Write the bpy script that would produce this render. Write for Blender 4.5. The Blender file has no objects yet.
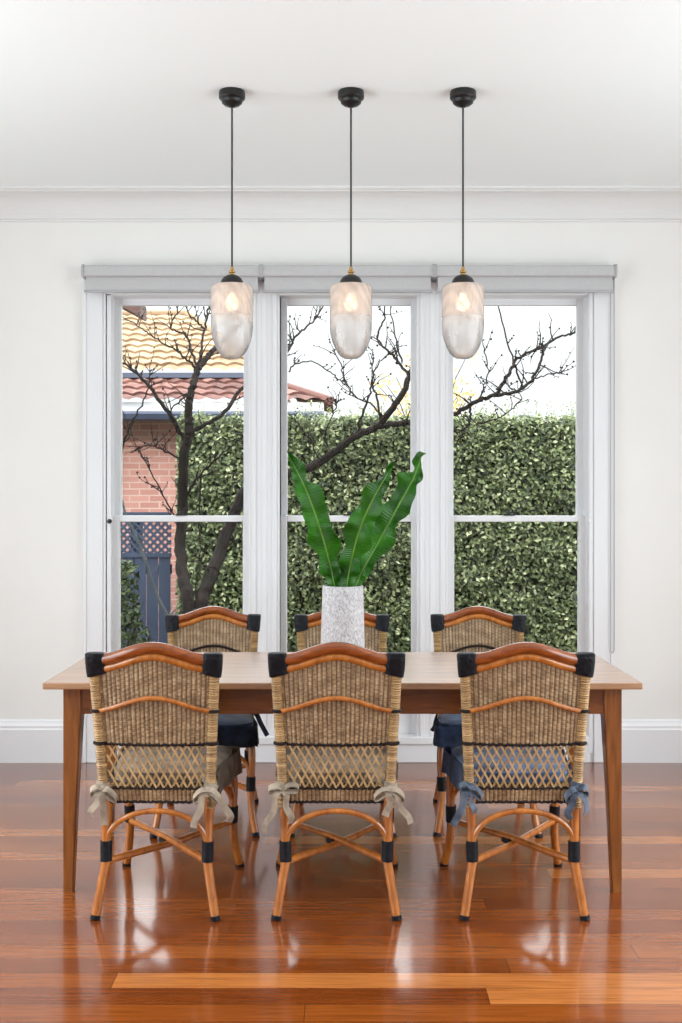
import bpy, bmesh, math, random
from mathutils import Vector, Matrix, noise
R = random.Random(7)
PI = math.pi
scene = bpy.context.scene
COL = scene.collection
F, HC, HY, CX = 1151.0, 1.42, 500.0, 341.5      # focal length in pixels, eye height, horizon row, centre column

def P(px, py, D):
    return Vector(((px - CX) / F * D, D, HC + (HY - py) / F * D))

def lin(c):
    c /= 255.0
    return c / 12.92 if c <= 0.04045 else ((c + 0.055) / 1.055) ** 2.4
def rgb(r, g, b): return (lin(r), lin(g), lin(b), 1.0)

# ------------------------------------------------------------------ materials
class NT:
    def __init__(self, name):
        self.m = bpy.data.materials.new(name); self.m.use_nodes = True
        self.t = self.m.node_tree; self.t.nodes.clear()
        self.out = self.n('ShaderNodeOutputMaterial')
    def n(self, kind, **kw):
        x = self.t.nodes.new(kind)
        for k, v in kw.items():
            if k in x.inputs.keys(): x.inputs[k].default_value = v
            else: setattr(x, k, v)
        return x
    def l(self, a, b): self.t.links.new(a, b)
    def coord(self, kind='Object', scale=(1, 1, 1), rot=(0, 0, 0)):
        tc = self.n('ShaderNodeTexCoord'); mp = self.n('ShaderNodeMapping')
        mp.inputs['Scale'].default_value = scale; mp.inputs['Rotation'].default_value = rot
        self.l(tc.outputs[kind], mp.inputs['Vector']); return mp.outputs['Vector']
    def noise(self, vec, scale=5, detail=3, rough=0.5, dist=0.0):
        x = self.n('ShaderNodeTexNoise'); self.l(vec, x.inputs['Vector'])
        x.inputs['Scale'].default_value = scale; x.inputs['Detail'].default_value = detail
        x.inputs['Roughness'].default_value = rough; x.inputs['Distortion'].default_value = dist
        return x.outputs['Fac']
    def ramp(self, fac, stops):
        x = self.n('ShaderNodeValToRGB'); e = x.color_ramp.elements
        while len(e) < len(stops): e.new(0.5)
        for i, (p, c) in enumerate(stops): e[i].position = p; e[i].color = c
        self.l(fac, x.inputs['Fac']); return x.outputs['Color']
    def mixc(self, fac, a, b, mode='MIX'):
        x = self.n('ShaderNodeMix'); x.data_type = 'RGBA'; x.blend_type = mode
        for sock, v in ((x.inputs[0], fac), (x.inputs[6], a), (x.inputs[7], b)):
            if hasattr(v, 'is_linked'): self.l(v, sock)
            else: sock.default_value = v
        return x.outputs[2]
    def math(self, op, a, b=None):
        x = self.n('ShaderNodeMath'); x.operation = op
        for i, v in enumerate((a, b)):
            if v is None: continue
            if hasattr(v, 'is_linked'): self.l(v, x.inputs[i])
            else: x.inputs[i].default_value = v
        return x.outputs[0]
    def bump(self, h, strength=0.3, dist=0.01):
        x = self.n('ShaderNodeBump'); x.inputs['Strength'].default_value = strength; x.inputs['Distance'].default_value = dist
        self.l(h, x.inputs['Height']); return x.outputs['Normal']
    def pr(self, col, rough=0.5, normal=None, **kw):
        x = self.n('ShaderNodeBsdfPrincipled')
        for k, v in (('Base Color', col), ('Roughness', rough)):
            if hasattr(v, 'is_linked'): self.l(v, x.inputs[k])
            else: x.inputs[k].default_value = v
        for k, v in kw.items(): x.inputs[k.replace('_', ' ')].default_value = v
        if normal is not None: self.l(normal, x.inputs['Normal'])
        return x.outputs[0]
    def done(self, sh): self.l(sh, self.out.inputs['Surface']); return self.m

def plain(name, c, rough=0.5, var=0.0, scale=20, bump=0.0, metallic=0.0, coat=0.0, spec=0.5):
    t = NT(name)
    v = t.coord()
    f = t.noise(v, scale, 4)
    if var:
        d = tuple(max(0, k * (1 - var)) for k in c[:3]) + (1,); b = tuple(min(1, k * (1 + var)) for k in c[:3]) + (1,)
        col = t.ramp(f, [(0.3, d), (0.7, b)])
    else: col = c
    nm = t.bump(f, bump, 0.01) if bump else None
    return t.done(t.pr(col, rough, nm, Metallic=metallic, Coat_Weight=coat, Specular_IOR_Level=spec))

M = {}
M['wall'] = plain('wall paint', rgb(236, 236, 234), 0.7, 0.012, 3)
M['ceil'] = plain('ceiling paint', rgb(243, 249, 250), 0.75)
M['cornice'] = plain('cornice paint', rgb(226, 227, 227), 0.8)
M['trim'] = plain('gloss white trim', rgb(229, 231, 234), 0.35)
M['blind'] = plain('blind grey', rgb(190, 191, 193), 0.6, 0.03, 60)
M['blindbar'] = plain('blind bar', rgb(172, 173, 176), 0.4)
M['black'] = plain('black metal', rgb(20, 20, 21), 0.35)
M['brass'] = plain('brass', rgb(190, 150, 90), 0.25, metallic=1.0)
M['leather'] = plain('black leather wrap', rgb(13, 15, 22), 0.5, 0.4, 60, 0.6, spec=0.22)
M['cord'] = plain('dark binding', rgb(30, 20, 17), 0.6, 0.3, 90, 0.4, spec=0.25)
M['bark'] = plain('bark', rgb(36, 30, 27), 0.9, 0.5, 14, 0.8, spec=0.2)
M['twig'] = plain('grey twig', rgb(70, 74, 78), 0.9, 0.3, 14, 0.5)
M['stem'] = plain('stem brown', rgb(60, 48, 36), 0.9, 0.3, 20)
M['fence'] = plain('blue grey fence', rgb(52, 62, 84), 0.7, 0.15, 9)
M['gutter'] = plain('gutter', rgb(58, 66, 86), 0.5)
M['fascia'] = plain('fascia', rgb(220, 222, 224), 0.6)
M['eave'] = plain('eave brown', rgb(74, 46, 38), 0.7, 0.2, 6)
M['soil'] = plain('garden soil', rgb(70, 74, 44), 0.95, 0.4, 6, 0.6)

def m_floor():
    t = NT('polished timber boards')
    sp = t.n('ShaderNodeSeparateXYZ'); t.l(t.coord('Object'), sp.inputs[0])
    row = t.math('FLOOR', t.math('DIVIDE', sp.outputs[1], 0.108))
    wn = t.n('ShaderNodeTexWhiteNoise'); wn.noise_dimensions = '1D'; t.l(row, wn.inputs['W'])
    cb = t.n('ShaderNodeCombineXYZ'); t.l(t.math('ADD', sp.outputs[0], t.math('MULTIPLY', wn.outputs['Value'], 9.0)), cb.inputs[0]); t.l(sp.outputs[1], cb.inputs[1])
    br = t.n('ShaderNodeTexBrick'); t.l(cb.outputs[0], br.inputs['Vector'])
    br.offset = 0.0
    for k, x in (('Scale', 1.0), ('Mortar Size', 0.0011), ('Mortar Smooth', 0.2), ('Bias', 0.0), ('Brick Width', 2.1), ('Row Height', 0.108)): br.inputs[k].default_value = x
    br.inputs['Color1'].default_value = (0, 0, 0, 1); br.inputs['Color2'].default_value = (1, 1, 1, 1); br.inputs['Mortar'].default_value = (0.5, 0.5, 0.5, 1)
    plank = t.n('ShaderNodeRGBToBW'); t.l(br.outputs['Color'], plank.inputs[0])
    base = t.ramp(plank.outputs[0], [(0.0, rgb(108, 51, 16)), (0.45, rgb(126, 64, 21)), (0.8, rgb(138, 74, 27)), (1.0, rgb(174, 108, 54))])
    gv = t.coord('Object', (1.2, 26, 1))
    g = t.noise(gv, 3.2, 6, 0.62, 0.6)
    grain = t.ramp(g, [(0.3, (0.60, 0.52, 0.46, 1)), (0.62, (1.1, 1.08, 1.05, 1))])
    col = t.mixc(1.0, base, grain, 'MULTIPLY')
    col = t.mixc(br.outputs['Fac'], col, rgb(58, 26, 10))
    h = t.math('SUBTRACT', t.math('MULTIPLY', g, 0.12), br.outputs['Fac'])
    w = t.noise(t.coord('Object', (2, 5, 1)), 1.6, 2)
    h2 = t.math('ADD', t.math('MULTIPLY', h, 0.25), t.math('MULTIPLY', w, 0.8))
    nm = t.bump(h2, 0.09, 0.012)
    rg = t.math('ADD', t.math('MULTIPLY', g, 0.12), 0.16)
    return t.done(t.pr(col, rg, nm, Coat_Weight=0.75, Coat_Roughness=0.10, Coat_IOR=1.42, Specular_IOR_Level=0.15))
M['floor'] = m_floor()

def m_wood(name, dark, light, vec_scale, rough=0.25, coat=0.3):
    t = NT(name)
    g = t.noise(t.coord('Object', vec_scale), 3.0, 6, 0.6, 0.8)
    big = t.noise(t.coord('Object'), 2.2, 2)
    c = t.ramp(g, [(0.28, dark), (0.7, light)])
    c = t.mixc(t.math('MULTIPLY', big, 0.35), c, dark)
    return t.done(t.pr(c, rough, t.bump(g, 0.06, 0.005), Coat_Weight=coat, Coat_Roughness=0.25 if coat == 1.0 else 0.1, Coat_IOR=1.75 if coat == 1.0 else 1.5))
M['table_top'] = m_wood('table top timber', rgb(124, 86, 56), rgb(184, 138, 98), (1, 14, 8), 0.38, 1.0)
M['table_x'] = m_wood('table apron timber', rgb(84, 42, 18), rgb(134, 76, 34), (1.5, 12, 14), 0.3)
M['table_z'] = m_wood('table leg timber', rgb(96, 52, 20), rgb(152, 92, 42), (16, 16, 1.3), 0.3)
M['cane'] = m_wood('orange cane', rgb(138, 74, 24), rgb(200, 124, 52), (9, 9, 3), 0.25, 0.5)
M['crest'] = m_wood('red brown cane', rgb(98, 44, 14), rgb(158, 82, 30), (4, 12, 12), 0.22, 0.6)

def m_wicker():
    t = NT('woven wicker')
    uv = t.coord('UV')
    sep = t.n('ShaderNodeSeparateXYZ'); t.l(uv, sep.inputs[0])
    n1 = t.noise(t.coord('UV', (55, 9, 1)), 1.0, 4, 0.7)
    n2 = t.noise(t.coord('UV', (5, 34, 1)), 1.0, 3, 0.7)
    n3 = t.noise(t.coord('UV', (240, 200, 1)), 1.0, 2)
    mix = t.math('ADD', t.math('ADD', t.math('MULTIPLY', n1, 0.45), t.math('MULTIPLY', n2, 0.35)), t.math('MULTIPLY', n3, 0.25))
    c = t.ramp(mix, [(0.36, rgb(84, 62, 42)), (0.5, rgb(138, 110, 78)), (0.6, rgb(176, 148, 112)), (0.72, rgb(224, 208, 180))])
    at = t.n('ShaderNodeAttribute', attribute_name='weave')
    c = t.mixc(t.math('MULTIPLY', at.outputs['Fac'], 0.9), c, rgb(52, 34, 22))
    return t.done(t.pr(c, 0.55))
M['wicker'] = m_wicker()
def m_wrap():
    t = NT('wicker wrapped post')
    v = t.coord('Object', (6, 6, 120))
    n = t.noise(v, 1.0, 3, 0.6)
    c = t.ramp(n, [(0.3, rgb(112, 84, 50)), (0.55, rgb(164, 130, 84)), (0.75, rgb(198, 166, 118))])
    return t.done(t.pr(c, 0.45))
M['wrap'] = m_wrap()
M['strip'] = plain('lattice cane strip', rgb(178, 148, 106), 0.5, 0.3, 30)

def m_fabric(name, a, b, scale=14):
    t = NT(name)
    n = t.noise(t.coord('Object'), scale, 4, 0.6)
    c = t.ramp(n, [(0.35, a), (0.65, b)])
    w = t.n('ShaderNodeTexWave'); w.inputs['Scale'].default_value = 160; w.inputs['Distortion'].default_value = 2
    t.l(t.coord('Object'), w.inputs['Vector'])
    return t.done(t.pr(c, 0.9, t.bump(w.outputs['Fac'], 0.15, 0.002), Sheen_Weight=0.15))
M['fab_beige'] = m_fabric('beige linen', rgb(122, 108, 94), rgb(172, 158, 140))
M['fab_taupe'] = m_fabric('taupe linen', rgb(92, 78, 66), rgb(146, 130, 112))
M['fab_blue'] = m_fabric('washed blue denim', rgb(34, 48, 76), rgb(92, 118, 158), 9)
M['fab_tieblue'] = m_fabric('grey blue tie', rgb(46, 54, 70), rgb(98, 110, 128), 18)
M['fab_navy'] = m_fabric('navy cushion', rgb(16, 20, 32), rgb(52, 68, 98), 9)

def m_vase():
    t = NT('speckled pale ceramic')
    vo = t.n('ShaderNodeTexVoronoi'); vo.inputs['Scale'].default_value = 150
    t.l(t.coord('Object', (1, 1, 0.6)), vo.inputs['Vector'])
    n = t.noise(t.coord('Object'), 55, 5, 0.7)
    f = t.math('ADD', t.math('MULTIPLY', vo.outputs['Distance'], 0.5), t.math('MULTIPLY', n, 0.6))
    c = t.ramp(f, [(0.30, rgb(142, 140, 144)), (0.5, rgb(178, 176, 180)), (0.75, rgb(204, 202, 204))])
    return t.done(t.pr(c, 0.6, t.bump(f, 0.6, 0.004)))
M['vase'] = m_vase()

def m_leaf(name, a, b, mid, rough=0.35, trans=0.25):
    t = NT(name)
    uv = t.coord('UV'); sep = t.n('ShaderNodeSeparateXYZ'); t.l(uv, sep.inputs[0])
    n = t.noise(t.coord('Object'), 9, 3)
    c = t.ramp(n, [(0.3, a), (0.7, b)])
    s = t.math('ABSOLUTE', t.math('SUBTRACT', sep.outputs[0], 0.5))
    k = t.n('ShaderNodeMapRange'); t.l(s, k.inputs[0])
    k.inputs[1].default_value = 0.01; k.inputs[2].default_value = 0.05; k.inputs[3].default_value = 1; k.inputs[4].default_value = 0
    c = t.mixc(k.outputs[0], c, mid)
    w = t.n('ShaderNodeTexWave'); t.l(t.coord('UV', (0.4, 12, 1)), w.inputs['Vector']); w.inputs['Scale'].default_value = 2.2
    w.bands_direction = 'Y'; w.inputs['Distortion'].default_value = 0.6
    p = t.pr(c, rough, t.bump(w.outputs['Fac'], 0.35, 0.004))
    tr = t.n('ShaderNodeBsdfTranslucent'); t.l(c, tr.inputs['Color'])
    mx = t.n('ShaderNodeMixShader'); mx.inputs[0].default_value = trans
    t.l(p, mx.inputs[1]); t.l(tr.outputs[0], mx.inputs[2])
    return t.done(mx.outputs[0])
M['frond'] = m_leaf('fern frond', rgb(14, 62, 8), rgb(52, 122, 16), rgb(110, 158, 52))

def m_hedge(name, stops):
    t = NT(name)
    at = t.n('ShaderNodeAttribute', attribute_name='tone')
    c = t.ramp(at.outputs['Fac'], stops)
    p = t.pr(c, 0.42)
    tr = t.n('ShaderNodeBsdfTranslucent'); t.l(c, tr.inputs['Color'])
    mx = t.n('ShaderNodeMixShader'); mx.inputs[0].default_value = 0.2
    t.l(p, mx.inputs[1]); t.l(tr.outputs[0], mx.inputs[2])
    return t.done(mx.outputs[0])
M['hedge'] = m_hedge('hedge leaves', [(0.0, rgb(38, 48, 28)), (0.45, rgb(88, 100, 60)), (0.75, rgb(132, 142, 94)), (1.0, rgb(186, 190, 150))])
M['shrub'] = m_hedge('shrub leaves', [(0.0, rgb(26, 36, 18)), (0.6, rgb(58, 76, 36)), (1.0, rgb(110, 118, 66))])
M['autumn'] = m_hedge('yellow leaves', [(0.0, rgb(196, 160, 84)), (0.6, rgb(232, 204, 130)), (1.0, rgb(214, 160, 120))])
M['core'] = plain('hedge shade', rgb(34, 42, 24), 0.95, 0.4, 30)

def m_brick():
    t = NT('pink brickwork')
    v = t.coord('Object', (1, 1, 1), (PI / 2, 0, 0))
    br = t.n('ShaderNodeTexBrick'); t.l(v, br.inputs['Vector'])
    for k, x in (('Scale', 1.0), ('Mortar Size', 0.008), ('Brick Width', 0.23), ('Row Height', 0.076)): br.inputs[k].default_value = x
    br.inputs['Color1'].default_value = rgb(158, 112, 104); br.inputs['Color2'].default_value = rgb(178, 134, 124); br.inputs['Mortar'].default_value = rgb(184, 160, 152)
    n = t.noise(t.coord('Object'), 6, 4)
    c = t.mixc(t.math('MULTIPLY', n, 0.35), br.outputs['Color'], rgb(140, 90, 80))
    return t.done(t.pr(c, 0.85, t.bump(t.math('SUBTRACT', 1.0, br.outputs['Fac']), 0.4, 0.01)))
M['brick'] = m_brick()
def m_tile(name, a, b, c3):
    t = NT(name)
    n = t.noise(t.coord('UV', (1, 1, 1)), 5.0, 4, 0.7)
    br = t.n('ShaderNodeTexBrick'); t.l(t.coord('UV'), br.inputs['Vector']); br.offset = 0
    for k, x in (('Scale', 1.0), ('Mortar Size', 0.0), ('Brick Width', 0.3), ('Row Height', 0.3)): br.inputs[k].default_value = x
    br.inputs['Color1'].default_value = (0.15, 0.15, 0.15, 1); br.inputs['Color2'].default_value = (0.85, 0.85, 0.85, 1)
    f = t.math('ADD', t.math('MULTIPLY', n, 0.6), t.math('MULTIPLY', br.outputs['Color'], 0.4))
    return t.done(t.pr(t.ramp(f, [(0.25, a), (0.5, b), (0.75, c3)]), 0.85))
M['tile_pale'] = m_tile('pale roof tiles', rgb(104, 78, 56), rgb(142, 118, 90), rgb(168, 150, 122))
M['tile_red'] = m_tile('red roof tiles', rgb(66, 40, 36), rgb(106, 70, 62), rgb(146, 108, 98))

def m_glass():
    t = NT('window glass')
    tr = t.n('ShaderNodeBsdfTransparent'); tr.inputs[0].default_value = (0.97, 0.985, 0.98, 1)
    gl = t.n('ShaderNodeBsdfGlossy'); gl.inputs['Roughness'].default_value = 0.02
    fr = t.n('ShaderNodeFresnel'); fr.inputs[0].default_value = 1.25
    mx = t.n('ShaderNodeMixShader'); t.l(fr.outputs[0], mx.inputs[0]); t.l(tr.outputs[0], mx.inputs[1]); t.l(gl.outputs[0], mx.inputs[2])
    return t.done(mx.outputs[0])
M['glass'] = m_glass()
def m_shade(name, tint, milk, hatch, rough, vary=0.55):
    t = NT(name)
    v = t.coord('Object')
    w = t.n('ShaderNodeTexWave'); w.inputs['Scale'].default_value = hatch; w.inputs['Distortion'].default_value = 4.0; w.inputs['Detail'].default_value = 1
    w.bands_direction = 'DIAGONAL'; t.l(v, w.inputs['Vector'])
    tr = t.n('ShaderNodeBsdfTransparent'); tr.inputs[0].default_value = (0.97, 0.97, 0.97, 1)
    df = t.n('ShaderNodeBsdfDiffuse'); df.inputs[0].default_value = tint
    tl = t.n('ShaderNodeBsdfTranslucent'); tl.inputs[0].default_value = tint
    m1 = t.n('ShaderNodeMixShader'); m1.inputs[0].default_value = 0.6; t.l(df.outputs[0], m1.inputs[1]); t.l(tl.outputs[0], m1.inputs[2])
    f = t.math('ADD', t.math('MULTIPLY', w.outputs['Fac'], milk * vary), milk * (0.98 - vary * 0.5))
    m2 = t.n('ShaderNodeMixShader'); t.l(f, m2.inputs[0]); t.l(tr.outputs[0], m2.inputs[1]); t.l(m1.outputs[0], m2.inputs[2])
    gl = t.n('ShaderNodeBsdfGlossy'); gl.inputs['Roughness'].default_value = rough
    lw = t.n('ShaderNodeFresnel'); lw.inputs[0].default_value = 1.3
    m3 = t.n('ShaderNodeMixShader'); t.l(lw.outputs[0], m3.inputs[0]); t.l(m2.outputs[0], m3.inputs[1]); t.l(gl.outputs[0], m3.inputs[2])
    return t.done(m3.outputs[0])
M['shade_hi'] = m_shade('frosted ribbed glass', (0.95, 0.88, 0.84, 1), 0.66, 12, 0.15, 0.25)
M['shade_lo'] = m_shade('clear rippled glass', (0.93, 0.95, 0.98, 1), 0.36, 5, 0.06)
def m_emit(name, c, s):
    t = NT(name); e = t.n('ShaderNodeEmission'); e.inputs[0].default_value = c; e.inputs[1].default_value = s
    return t.done(e.outputs[0])
M['bulb'] = m_emit('lit bulb', (1.0, 0.72, 0.46, 1), 6.0)

# ------------------------------------------------------------------ mesh helpers
def link(name, bm, mat, parent=None, smooth=True, sharp=0.6):
    me = bpy.data.meshes.new(name)
    bm.normal_update()
    if smooth:
        for f in bm.faces: f.smooth = True
        for e in bm.edges:
            if len(e.link_faces) == 2 and e.calc_face_angle(0) > sharp: e.smooth = False
    bm.to_mesh(me); bm.free()
    for m in (mat if isinstance(mat, (list, tuple)) else [mat]): me.materials.append(m)
    o = bpy.data.objects.new(name, me); COL.objects.link(o)
    if parent: o.parent = parent
    return o
def tag(o, label=None, cat=None, group=None, kind=None):
    for k, v in (('label', label), ('category', cat), ('group', group), ('kind', kind)):
        if v: o[k] = v
    return o
def thing(name, loc, rz, label, cat, group=None, kind=None):
    o = bpy.data.objects.new(name, None); COL.objects.link(o)
    o.empty_display_size = 0.1; o.location = loc; o.rotation_euler = (0, 0, rz)
    return tag(o, label, cat, group, kind)
def box(bm, x0, x1, y0, y1, z0, z1, bev=0.0, mi=0):
    vs = [bm.verts.new((x, y, z)) for z in (z0, z1) for y in (y0, y1) for x in (x0, x1)]
    fs = [bm.faces.new([vs[i] for i in q]) for q in ((0, 2, 3, 1), (4, 5, 7, 6), (0, 1, 5, 4), (2, 6, 7, 3), (0, 4, 6, 2), (1, 3, 7, 5))]
    for f in fs: f.material_index = mi
    if bev > 0:
        es = list({e for f in fs for e in f.edges})
        bmesh.ops.bevel(bm, geom=es, offset=bev, segments=2, profile=0.5, affect='EDGES', clamp_overlap=True)
    return bm
def B(*boxes, bev=0.0):
    bm = bmesh.new()
    for b in boxes: box(bm, *b, bev=bev)
    return bm
def spline(pts, n=8):
    pts = [Vector(p) for p in pts]
    if len(pts) < 3: 
        return [pts[0].lerp(pts[-1], i / n) for i in range(n + 1)]
    out = []
    q = [2 * pts[0] - pts[1]] + pts + [2 * pts[-1] - pts[-2]]
    for i in range(1, len(q) - 2):
        a, b, c, d = q[i - 1:i + 3]
        for k in range(n):
            t = k / n
            out.append(0.5 * ((2 * b) + (c - a) * t + (2 * a - 5 * b + 4 * c - d) * t * t + (3 * b - a - 3 * c + d) * t ** 3))
    out.append(pts[-1]); return out
def tube(bm, pts, rad, seg=10, cap=True, mi=0, closed=False):
    n = len(pts); rf = rad if callable(rad) else (lambda t: rad)
    T = []
    for i in range(n):
        a = pts[(i - 1) % n] if closed else pts[max(i - 1, 0)]; b = pts[(i + 1) % n] if closed else pts[min(i + 1, n - 1)]
        v = b - a; T.append(v.normalized() if v.length > 1e-9 else Vector((0, 0, 1)))
    ref = Vector((0, 0, 1)) if abs(T[0].z) < 0.9 else Vector((1, 0, 0))
    N = (ref - T[0] * ref.dot(T[0])).normalized()
    rings = []
    for i in range(n):
        N = N - T[i] * N.dot(T[i])
        N = N.normalized() if N.length > 1e-6 else T[i].orthogonal().normalized()
        Bn = T[i].cross(N); r = rf(i / max(n - 1, 1))
        rings.append([bm.verts.new(pts[i] + (N * math.cos(2 * PI * k / seg) + Bn * math.sin(2 * PI * k / seg)) * r) for k in range(seg)])
    for i in range(n if closed else n - 1):
        a, b = rings[i], rings[(i + 1) % n]
        for k in range(seg):
            f = bm.faces.new((a[k], a[(k + 1) % seg], b[(k + 1) % seg], b[k])); f.material_index = mi
    if cap and not closed:
        bm.faces.new(rings[0][::-1]).material_index = mi; bm.faces.new(rings[-1]).material_index = mi
    return bm
def TB(pts, rad, seg=10, n=8):
    return tube(bmesh.new(), spline(pts, n), rad, seg)
def lathe(bm, prof, seg=32, c=(0, 0, 0), rip=None, mi=0):
    rings = []
    for r, z in prof:
        if r < 1e-6: rings.append([bm.verts.new((c[0], c[1], c[2] + z))])
        else:
            ring = []
            for k in range(seg):
                a = 2 * PI * k / seg; rr = r * (rip(a, z) if rip else 1)
                ring.append(bm.verts.new((c[0] + rr * math.cos(a), c[1] + rr * math.sin(a), c[2] + z)))
            rings.append(ring)
    for a, b in zip(rings, rings[1:]):
        for k in range(seg):
            q = [a[k % len(a)], a[(k + 1) % seg % len(a)], b[(k + 1) % seg % len(b)], b[k % len(b)]]
            u = []
            for v in q:
                if v not in u: u.append(v)
            if len(u) > 2: bm.faces.new(u).material_index = mi
    bmesh.ops.recalc_face_normals(bm, faces=bm.faces[:])
    return bm
def ribbon(bm, pts, width, wdir, thick=0.0016, n=7):
    """flat strip along a path; wdir = width direction hint (vector or list per point)"""
    c = spline(pts, n); m = len(c); rows = []
    for i, p in enumerate(c):
        t = (c[min(i + 1, m - 1)] - c[max(i - 1, 0)]).normalized()
        w = Vector(wdir); w = (w - t * w.dot(t)).normalized(); nn = t.cross(w)
        h = width / 2
        rows.append([bm.verts.new(p + w * sx * h + nn * sy * thick / 2) for sx, sy in ((-1, -1), (1, -1), (1, 1), (-1, 1))])
    for a, b in zip(rows, rows[1:]):
        for k in range(4): bm.faces.new((a[k], a[(k + 1) % 4], b[(k + 1) % 4], b[k]))
    bm.faces.new(rows[0][::-1]); bm.faces.new(rows[-1])
    return bm

# ------------------------------------------------------------------ room shell
DW = 6.238; CZ = 3.078; RX = 2.75; YB = -2.6
link('floor', B((-RX - .2, RX + .2, YB - .2, DW + .2, -0.2, 0.0)), M['floor'], smooth=False)['kind'] = 'structure'
link('ceiling', B((-RX - .2, RX + .2, YB - .2, DW + .45, CZ, CZ + 0.25)), M['ceil'], smooth=False)['kind'] = 'structure'
HX0, HX1, HZ0, HZ1 = -1.33, 1.385, 0.10, 2.60
link('wall_back', B((-RX - .2, HX0, DW, DW + .2, 0, CZ), (HX1, RX + .2, DW, DW + .2, 0, CZ), (HX0, HX1, DW, DW + .2, HZ1, CZ), (HX0, HX1, DW, DW + .2, 0, HZ0)), M['wall'], smooth=False)['kind'] = 'structure'
SY0, SY1, SZ0, SZ1 = .6, 4.7, .3, 2.85  # side openings are made up, out of view, to let fill light in
for nm, xa, xb in (('wall_left', -RX - .2, -RX), ('wall_right', RX, RX + .2)):
    link(nm, B((xa, xb, YB, SY0, 0, CZ), (xa, xb, SY1, DW, 0, CZ), (xa, xb, SY0, SY1, 0, SZ0), (xa, xb, SY0, SY1, SZ1, CZ)), M['wall'], smooth=False)['kind'] = 'structure'
link('wall_front', B((-RX, RX, YB - .2, YB, 0, CZ)), M['wall'], smooth=False)['kind'] = 'structure'

def prism(bm, prof, x0, x1):
    """profile (y,z) extruded along x"""
    a = [bm.verts.new((x0, y, z)) for y, z in prof]; b = [bm.verts.new((x1, y, z)) for y, z in prof]
    n = len(prof)
    for i in range(n): bm.faces.new((a[i], a[(i + 1) % n], b[(i + 1) % n], b[i]))
    bm.faces.new(a[::-1]); bm.faces.new(b)
    bmesh.ops.recalc_face_normals(bm, faces=bm.faces[:]); return bm
# cornice: flat fillet on the ceiling, cove, fillet on the wall
cp = [(DW, CZ), (DW - .165, CZ), (DW - .165, CZ - .014), (DW - .15, CZ - .016), (DW - .148, CZ - .024)]
for k in range(9):
    a = k / 8 * PI / 2
    cp.append((DW - .148 + .125 * math.sin(a) , CZ - .024 - .105 * (1 - math.cos(a))))
cp += [(DW - .022, CZ - .138), (DW - .012, CZ - .142), (DW - .012, CZ - .152), (DW, CZ - .152)]
link('trim_1', prism(bmesh.new(), cp, -RX, RX), M['cornice'], smooth=False)['kind'] = 'structure'

def baseboard(name, x0, x1):
    pf = [(DW, 0), (DW - .022, 0), (DW - .022, .178), (DW - .018, .186), (DW - .018, .198), (DW - .012, .212), (DW - .009, .225), (DW, .232)]
    link(name, prism(bmesh.new(), pf, x0, x1), M['trim'], smooth=False)['kind'] = 'structure'
baseboard('baseboard_left', -RX, -1.40); baseboard('baseboard_right', 1.475, RX)
# architraves and mullions
def arch(name, *bx, bev=0.004):
    link(name, B(*bx, bev=bev), M['trim'], smooth=False)['kind'] = 'structure'
arch('trim_2', (-1.397, -1.29, DW - .022, DW, 0, 2.62), (-1.397, -1.376, DW - .03, DW - .02, 0, 2.62), (-1.30, -1.276, DW - .012, DW + .12, .05, 2.60))
arch('trim_3', (1.363, 1.473, DW - .022, DW, 0, 2.62), (1.452, 1.473, DW - .03, DW - .02, 0, 2.62), (1.338, 1.363, DW - .012, DW + .12, .05, 2.60))
arch('trim_4', (-.502, -.334, DW - .006, DW + .16, .06, 2.60), (-.487, -.462, DW - .016, DW, .06, 2.60), (-.374, -.349, DW - .016, DW, .06, 2.60), (-.432, -.404, DW - .012, DW, .06, 2.60))
arch('trim_5', (.409, .574, DW - .006, DW + .16, .06, 2.60), (.424, .449, DW - .016, DW, .06, 2.60), (.534, .559, DW - .016, DW, .06, 2.60), (.477, .505, DW - .012, DW, .06, 2.60))
arch('trim_6', (-1.276, 1.338, DW - .02, DW + .02, .0, .10), (-1.276, 1.338, DW - .03, DW + .16, .10, .14))
arch('trim_7', (-1.276, 1.338, DW - .01, DW + .16, 2.535, 2.60))

def window(i, x0, x1, lockx=None):
    w = link('window_%d' % i, B((x0 - .055, x0 - .035, DW + .0, DW + .19, .10, 2.55), (x1 + .035, x1 + .055, DW + .0, DW + .19, .10, 2.55), (x0 - .055, x1 + .055, DW + .0, DW + .19, 2.53, 2.56)), M['trim'], smooth=False)
    w['kind'] = 'structure'
    for nm, y, z0, z1, g0, g1 in (('upper', DW + .115, 1.300, 2.535, 1.334, 2.495), ('lower', DW + .065, .14, 1.335, .30, 1.301)):
        s = link('sash', B((x0 - .04, x0, y, y + .04, z0, z1), (x1, x1 + .04, y, y + .04, z0, z1), (x0, x1, y + .002, y + .038, z0, g0), (x0, x1, y + .002, y + .038, g1, z1), bev=.004), M['trim'], w, smooth=False)
        link('pane', B((x0 - .004, x1 + .004, y + .018, y + .022, g0 - .004, g1 + .004)), M['glass'], s, smooth=False)
        if nm == 'lower':
            lx = lockx if lockx is not None else (x0 + x1) / 2
            bm = B((lx - .03, lx + .03, y - .006, y + .03, 1.335, 1.343)); lathe(bm, [(.0, 0), (.012, 0), (.012, .012), (.008, .016), (0, .016)], 12, (lx, y + .012, 1.342))
            box(bm, lx - .006, lx + .034, y + .004, y + .016, 1.346, 1.356)
            tag(link('sash_lock', bm, M['black'], s), 'dark sash lock on the meeting rail')
    return w
w1 = window(1, -1.216, -.541); w2 = window(2, -.299, .382); w3 = window(3, .618, 1.299, .917)
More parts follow.
